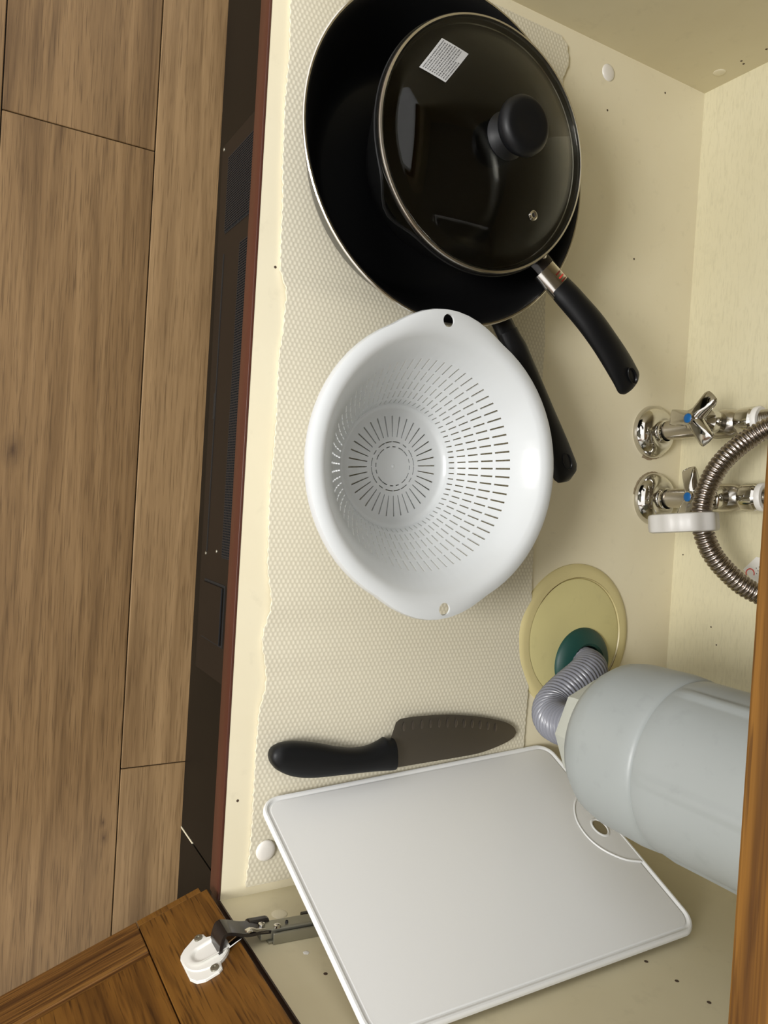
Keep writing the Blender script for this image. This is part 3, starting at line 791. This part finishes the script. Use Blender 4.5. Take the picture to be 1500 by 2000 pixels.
# ================================================================== FLOOR DRAIN COVER
DX, DY = .6159, .3719
dc = thing('drain_cover', 'round yellowed plastic drain cover plate on the cabinet floor', 'drain cover', (DX, DY, 0))
lathe('cover_ring', [(.0600, .0002), (.0632, .0030), (.0640, .0044), (.0700, .0046), (.0745, .0038), (.0775, .0018), (.0778, 0), (.060, .0)], YELLOW2, dc, 96, (DX, DY, 0))
lathe('cover_lid', [(0, .0046), (.030, .0046), (.0600, .0044), (.0628, .0036), (.0632, .0010), (0, .0010)], YELLOW, dc, 96, (DX + .0008, DY - .0008, 0))
def arc_stain(name, r, a0, a1, wd, par, mat, z=.0047):
    vs = []; fs = []; n = 30
    for i in range(n + 1):
        a = a0 + (a1 - a0) * i / n; w_ = wd * (0.35 + random.random() * .65) * math.sin(PI * i / n + .05)
        for rr_ in (r - w_, r + w_): vs.append((DX + rr_ * math.cos(a), DY + rr_ * math.sin(a), z))
    for i in range(n): fs.append((2 * i, 2 * i + 1, 2 * i + 3, 2 * i + 2))
    return mk(name, vs, fs, mat, par, False, None, False)
arc_stain('grime', .0636, .15, 1.55, .0006, dc, RUST); arc_stain('grime', .0636, -2.9, -2.1, .0004, dc, RUST); arc_stain('grime', .0636, 1.4, 4.3, .00018, dc, RUST)
GX, GY = .6426, .3814
lathe('rubber_collar', [(.0200, .0040), (.0200, .0135), (.0225, .0150), (.0300, .0125), (.0355, .0085), (.0372, .0062), (.0375, .0046), (.030, .0040)], GREEN, dc, 64, (GX, GY, 0))
lathe('collar_mouth', [(0, .0060), (.0203, .0060)], DARK, dc, 32, (GX, GY, 0))

# ================================================================== GREY TRAP
TX, TY = .668, .279
tp = thing('sink_trap', 'large light grey plastic sink trap hanging above the drain cover', 'sink trap', (TX, TY, .118))
lathe('trap_cup', [(0, .1440), (.030, .1440), (.048, .1460), (.058, .1520), (.0635, .1610), (.0660, .1740), (.0668, .2100), (.0658, .2210), (.0635, .2250), (0, .2255)], GREYP, tp, 80, (TX, TY, 0), auto=60)
def ribs(r, z, a):
    k = 0
    for c in (-2.75, -1.62, -.45, .75, 1.85): 
        da = abs((a - c + PI) % (2 * PI) - PI); k = max(k, 1 if da < .05 else 0)
    return r + .0016 * k
lathe('trap_body', [(0, .2235), (.0635, .2235), (.0648, .2270), (.0648, .2400), (.0645, .2600), (.0640, .3500), (.0600, .3650), (.0560, .3720), (.0560, .4700), (0, .4700)], GREYP, tp, 160, (TX, TY, 0), None, None, lambda r, z, a: ribs(r, z, a) if .2390 < z < .355 else r, auto=50)
def hexr(r, z, a):
    if r < .02: return r
    s = PI / 4; q = (a % s) - s / 2; return r * (math.cos(s / 2) / math.cos(q)) * 1.05
lathe('lock_nut', [(.0, .1210), (.0180, .1210), (.0350, .1210), (.0400, .1240), (.0415, .1320), (.0415, .1440), (0, .1440)], GREYN, tp, 64, (TX, TY, 0), None, None, hexr, auto=25)
# grey corrugated drain hose from the nut into the collar
path = catmull([(.668, .279, .126), (.672, .279, .105), (.6755, .281, .085), (.675, .287, .067), (.6690, .300, .053), (.6590, .320, .047), (.6500, .342, .042), (.6440, .362, .034), (.6425, .3745, .022), (.6426, .380, .007)], 26)
tot = sum((b - a).length for a, b in zip(path, path[1:])); pitch = .0047
vs, fs = sweep_data(path, lambda t, s: ((.0168 + .0017 * math.sin(2 * PI * s / pitch)) * 1.0,) * 2, 28)
tag(mk('drain_hose', vs, fs, HOSEG, None, True, (.660, .33, .02), True, None), 'grey corrugated drain hose curving into the green collar', 'hose')

# ================================================================== STOP VALVES
def valve(label, fx, fy, bx, by, hx, hy, hz, dirs, grp):
    v = thing('stop_valve', label, 'valve', (fx, fy, 0), grp)
    lathe('flange', [(.0285, 0), (.0292, .0015), (.0285, .0060), (.0240, .0125), (.0190, .0160), (.0140, .0172), (.0128, .0172), (.0124, .0215), (.0108, .0222), (.0100, .0200), (.0100, 0)], CHROME, v, 64, (fx, fy, 0))
    ax = Vector((bx - fx, by - fy, .085)).normalized()
    lathe('pipe', [(0, .004), (.0104, .004), (.0104, .066), (0, .066)], BRUSHED, v, 40, (fx, fy, 0), ax)
    b0 = Vector((fx, fy, 0))
    lathe('valve_body', [(0, .062), (.0122, .062), (.0126, .070), (.0138, .074), (.0152, .084), (.0150, .094), (.0135, .101), (.0120, .104), (.0126, .1055), (.0134, .107), (.0140, .112), (0, .112)], BRUSHED, v, 48, b0, ax)
    lathe('union_nut', [(0, .1065), (.0135, .1065), (.0142, .109), (.0142, .120), (.0130, .1225), (0, .1225)], CHROME, v, 48, b0, ax, None, lambda r, z, a: r * (1 + .05 * abs(math.cos(3 * a))), auto=25)
    lathe('washer', [(0, .1225), (.0138, .1225), (.0142, .1240), (.0142, .1268), (.0132, .1280), (0, .1280)], TAPE, v, 32, b0, ax)
    pr = [(0, .128)]
    for i in range(12): pr += [(.0092, .128 + i * .0018), (.0104, .1289 + i * .0018)]
    pr += [(.0088, .150), (.0088, .30), (0, .30)]
    lathe('threaded_stub', pr, BRUSHED, v, 32, b0, ax)
    bc = b0 + ax * .090; hc = Vector((hx, hy, hz)); sd = (hc - bc).normalized(); ln = (hc - bc).length
    lathe('stem', [(0, 0), (.0105, 0), (.0108, .018), (.0120, .020), (.0120, .030), (.0085, .033), (.0055, .036), (.0052, ln - .004), (0, ln - .004)], CHROME, v, 32, bc, sd)
    # three-lobed handle
    u = Vector((1, 0, 0)); u = (u - sd * u.dot(sd)).normalized(); w = sd.cross(u)
    n = 96; prof = [(0, -.0062), (.60, -.0058), (.92, -.0030), (1.0, .0005), (.93, .0036), (.62, .0062), (.36, .0082), (0, .0086)]
    angs = [math.atan2(dz_ * w.z + dx_ * w.x, dx_ * u.x) for dx_, dz_ in dirs]
    vs = []; fs = []
    for s, h in prof:
        for i in range(n):
            a = 2 * PI * i / n; r = .0110
            for aa in angs:
                da = abs((a - aa + PI) % (2 * PI) - PI)
                r = max(r, min(.0310, .0082 / max(.08, math.sin(min(da, PI / 2)))) if da < 1.1 else 0, .0310 * (1 - (da / .21) ** 2) if da < .21 else 0) if da < 1.1 else r
            r = min(r, .0305); hh = h * (1 - .25 * max(0, (r * s - .012) / .02))
            vs.append(hc + u * (r * s * math.cos(a)) + w * (r * s * math.sin(a)) + sd * hh)
    for j in range(len(prof) - 1):
        for i in range(n): fs.append((j * n + i, j * n + (i + 1) % n, (j + 1) * n + (i + 1) % n, (j + 1) * n + i))
    hd = mk('handle', vs, fs, CHROME, v, True, None, True, 60)
    lathe('cap', [(0, .0100), (.0050, .0098), (.0058, .0090), (.0062, .0082), (.0066, .0060), (0, .006)], CHROME, hd, 24, hc, sd)
    lathe('blue_dot', [(0, .0106), (.0040, .0105), (.0046, .0100), (.0046, .0090), (0, .009)], BLUE, hd, 24, hc, sd)['label'] = 'blue cold-water dot'
valve('upper chrome stop valve, on the floor nearer the black pan handles', .3905, .4690, .386, .475, .3855, .4290, .0880, [(-.023, .021), (.025, .020), (-.003, -.022)], 'stop valves at the back wall')
valve('chrome stop valve partly hidden behind the flexible metal hose, nearer the drain cover', .4640, .4770, .4600, .487, .4620, .4390, .0860, [(-.022, -.006), (.020, -.012), (.004, .024)], 'stop valves at the back wall')

def flange_grime(x, y, a0, a1, w0):
    vs = []; n = 36
    for i in range(n + 1):
        a = a0 + (a1 - a0) * i / n; w_ = w0 * (.3 + .7 * random.random())
        for q in (.0288, .0295 + w_): vs.append((x + q * math.cos(a), y + q * math.sin(a), .00025))
    return mk('flange_grime', vs, [(2 * i, 2 * i + 1, 2 * i + 3, 2 * i + 2) for i in range(n)], new_mat('grime', (.30, .23, .14), .8), bp, False, None, False)
flange_grime(.3905, .4690, -.4, 2.1, .0022); flange_grime(.4640, .4770, 2.6, 4.6, .0012)
disc('surface_chip', (W - .0001, .0354, .0939), (-1, 0, 0), .0026, .0002, TAPE, rp, n=5)
# ---- flexible metal hose hanging in a loop behind the rail
hp = catmull([(.3880, .478, .30), (.3860, .470, .22), (.3890, .458, .168), (.4020, .4450, .1430), (.4280, .4210, .1290), (.4575, .4081, .1225), (.4863, .4065, .1215), (.5140, .4160, .1270), (.5350, .4320, .1380), (.5480, .4480, .1500), (.5560, .466, .172), (.558, .478, .22), (.558, .480, .30)], 60)
pitch = .0042
vs, fs = sweep_data(hp, lambda t, s: ((.0080 + .0018 * abs(math.sin(PI * s / pitch)) ** .7),) * 2, 18)
tag(mk('flexible_hose', vs, fs, HOSEST, None, True, (.47, .41, .113), True, None), 'ribbed stainless flexible hose hanging in a loop before the valves', 'hose')
# ---- translucent lobed weight disc clipped on the hose
def hw(r, z, a): return r * (1 + .035 * math.cos(9 * a)) if r > .02 else r
ax = Vector((1, .06, .10))
wc = Vector((.4880, .3990, .1065)) 
lathe('hose_weight', [(.0060, -.0085), (.0275, -.0090), (.0305, -.0080), (.0312, -.0060), (.0312, .0060), (.0305, .0080), (.0275, .0090), (.0060, .0085), (.0060, -.0085)], CLIPW, None, 90, wc, ax, None, hw, auto=35, origin=tuple(wc))
tag(bpy.data.objects['hose_weight'], 'frosted white plastic disc clipped on the flexible metal hose', 'hose clip')

# ---- tape label on the back panel
tl = thing('wall_label', 'small white label with a red and black print on the back panel', 'label', (.535, D, .10))
def wq(name, pts, y, mat): 
    return mk(name, [(x, D - y, z) for x, z in pts], [tuple(range(len(pts)))], mat, tl, False, None, False)
bm = bmesh.new(); pl = [(.5335, .0890), (.5190, .1030), (.5230, .150), (.5600, .150), (.5600, .1200)]
a = [bm.verts.new((x, D - .0001, z)) for x, z in pl]; b = [bm.verts.new((x, D - .0008, z)) for x, z in pl]; bm.faces.new(b)
for i in range(5): bm.faces.new((a[i], a[(i + 1) % 5], b[(i + 1) % 5], b[i]))
mkbm('label_sheet', bm, TAPE, tl)
ar = []
for s in (.0052, .0040):
    ar.append([(.5365 + s * math.cos(t), .0975 + s * math.sin(t)) for t in [math.radians(70 + 230 * i / 14) for i in range(15)]])
wq('red_mark', ar[0] + ar[1][::-1], .0010, RED)
for k, (x, z) in enumerate(((.5305, .1040), (.5330, .1062), (.5290, .1072), (.5360, .1048), (.5312, .1095))): wq('black_mark', [(x - .0005, z - .0005), (x + .0005, z - .0004), (x + .0006, z + .0006), (x - .0004, z + .0005)], .0010, INK)
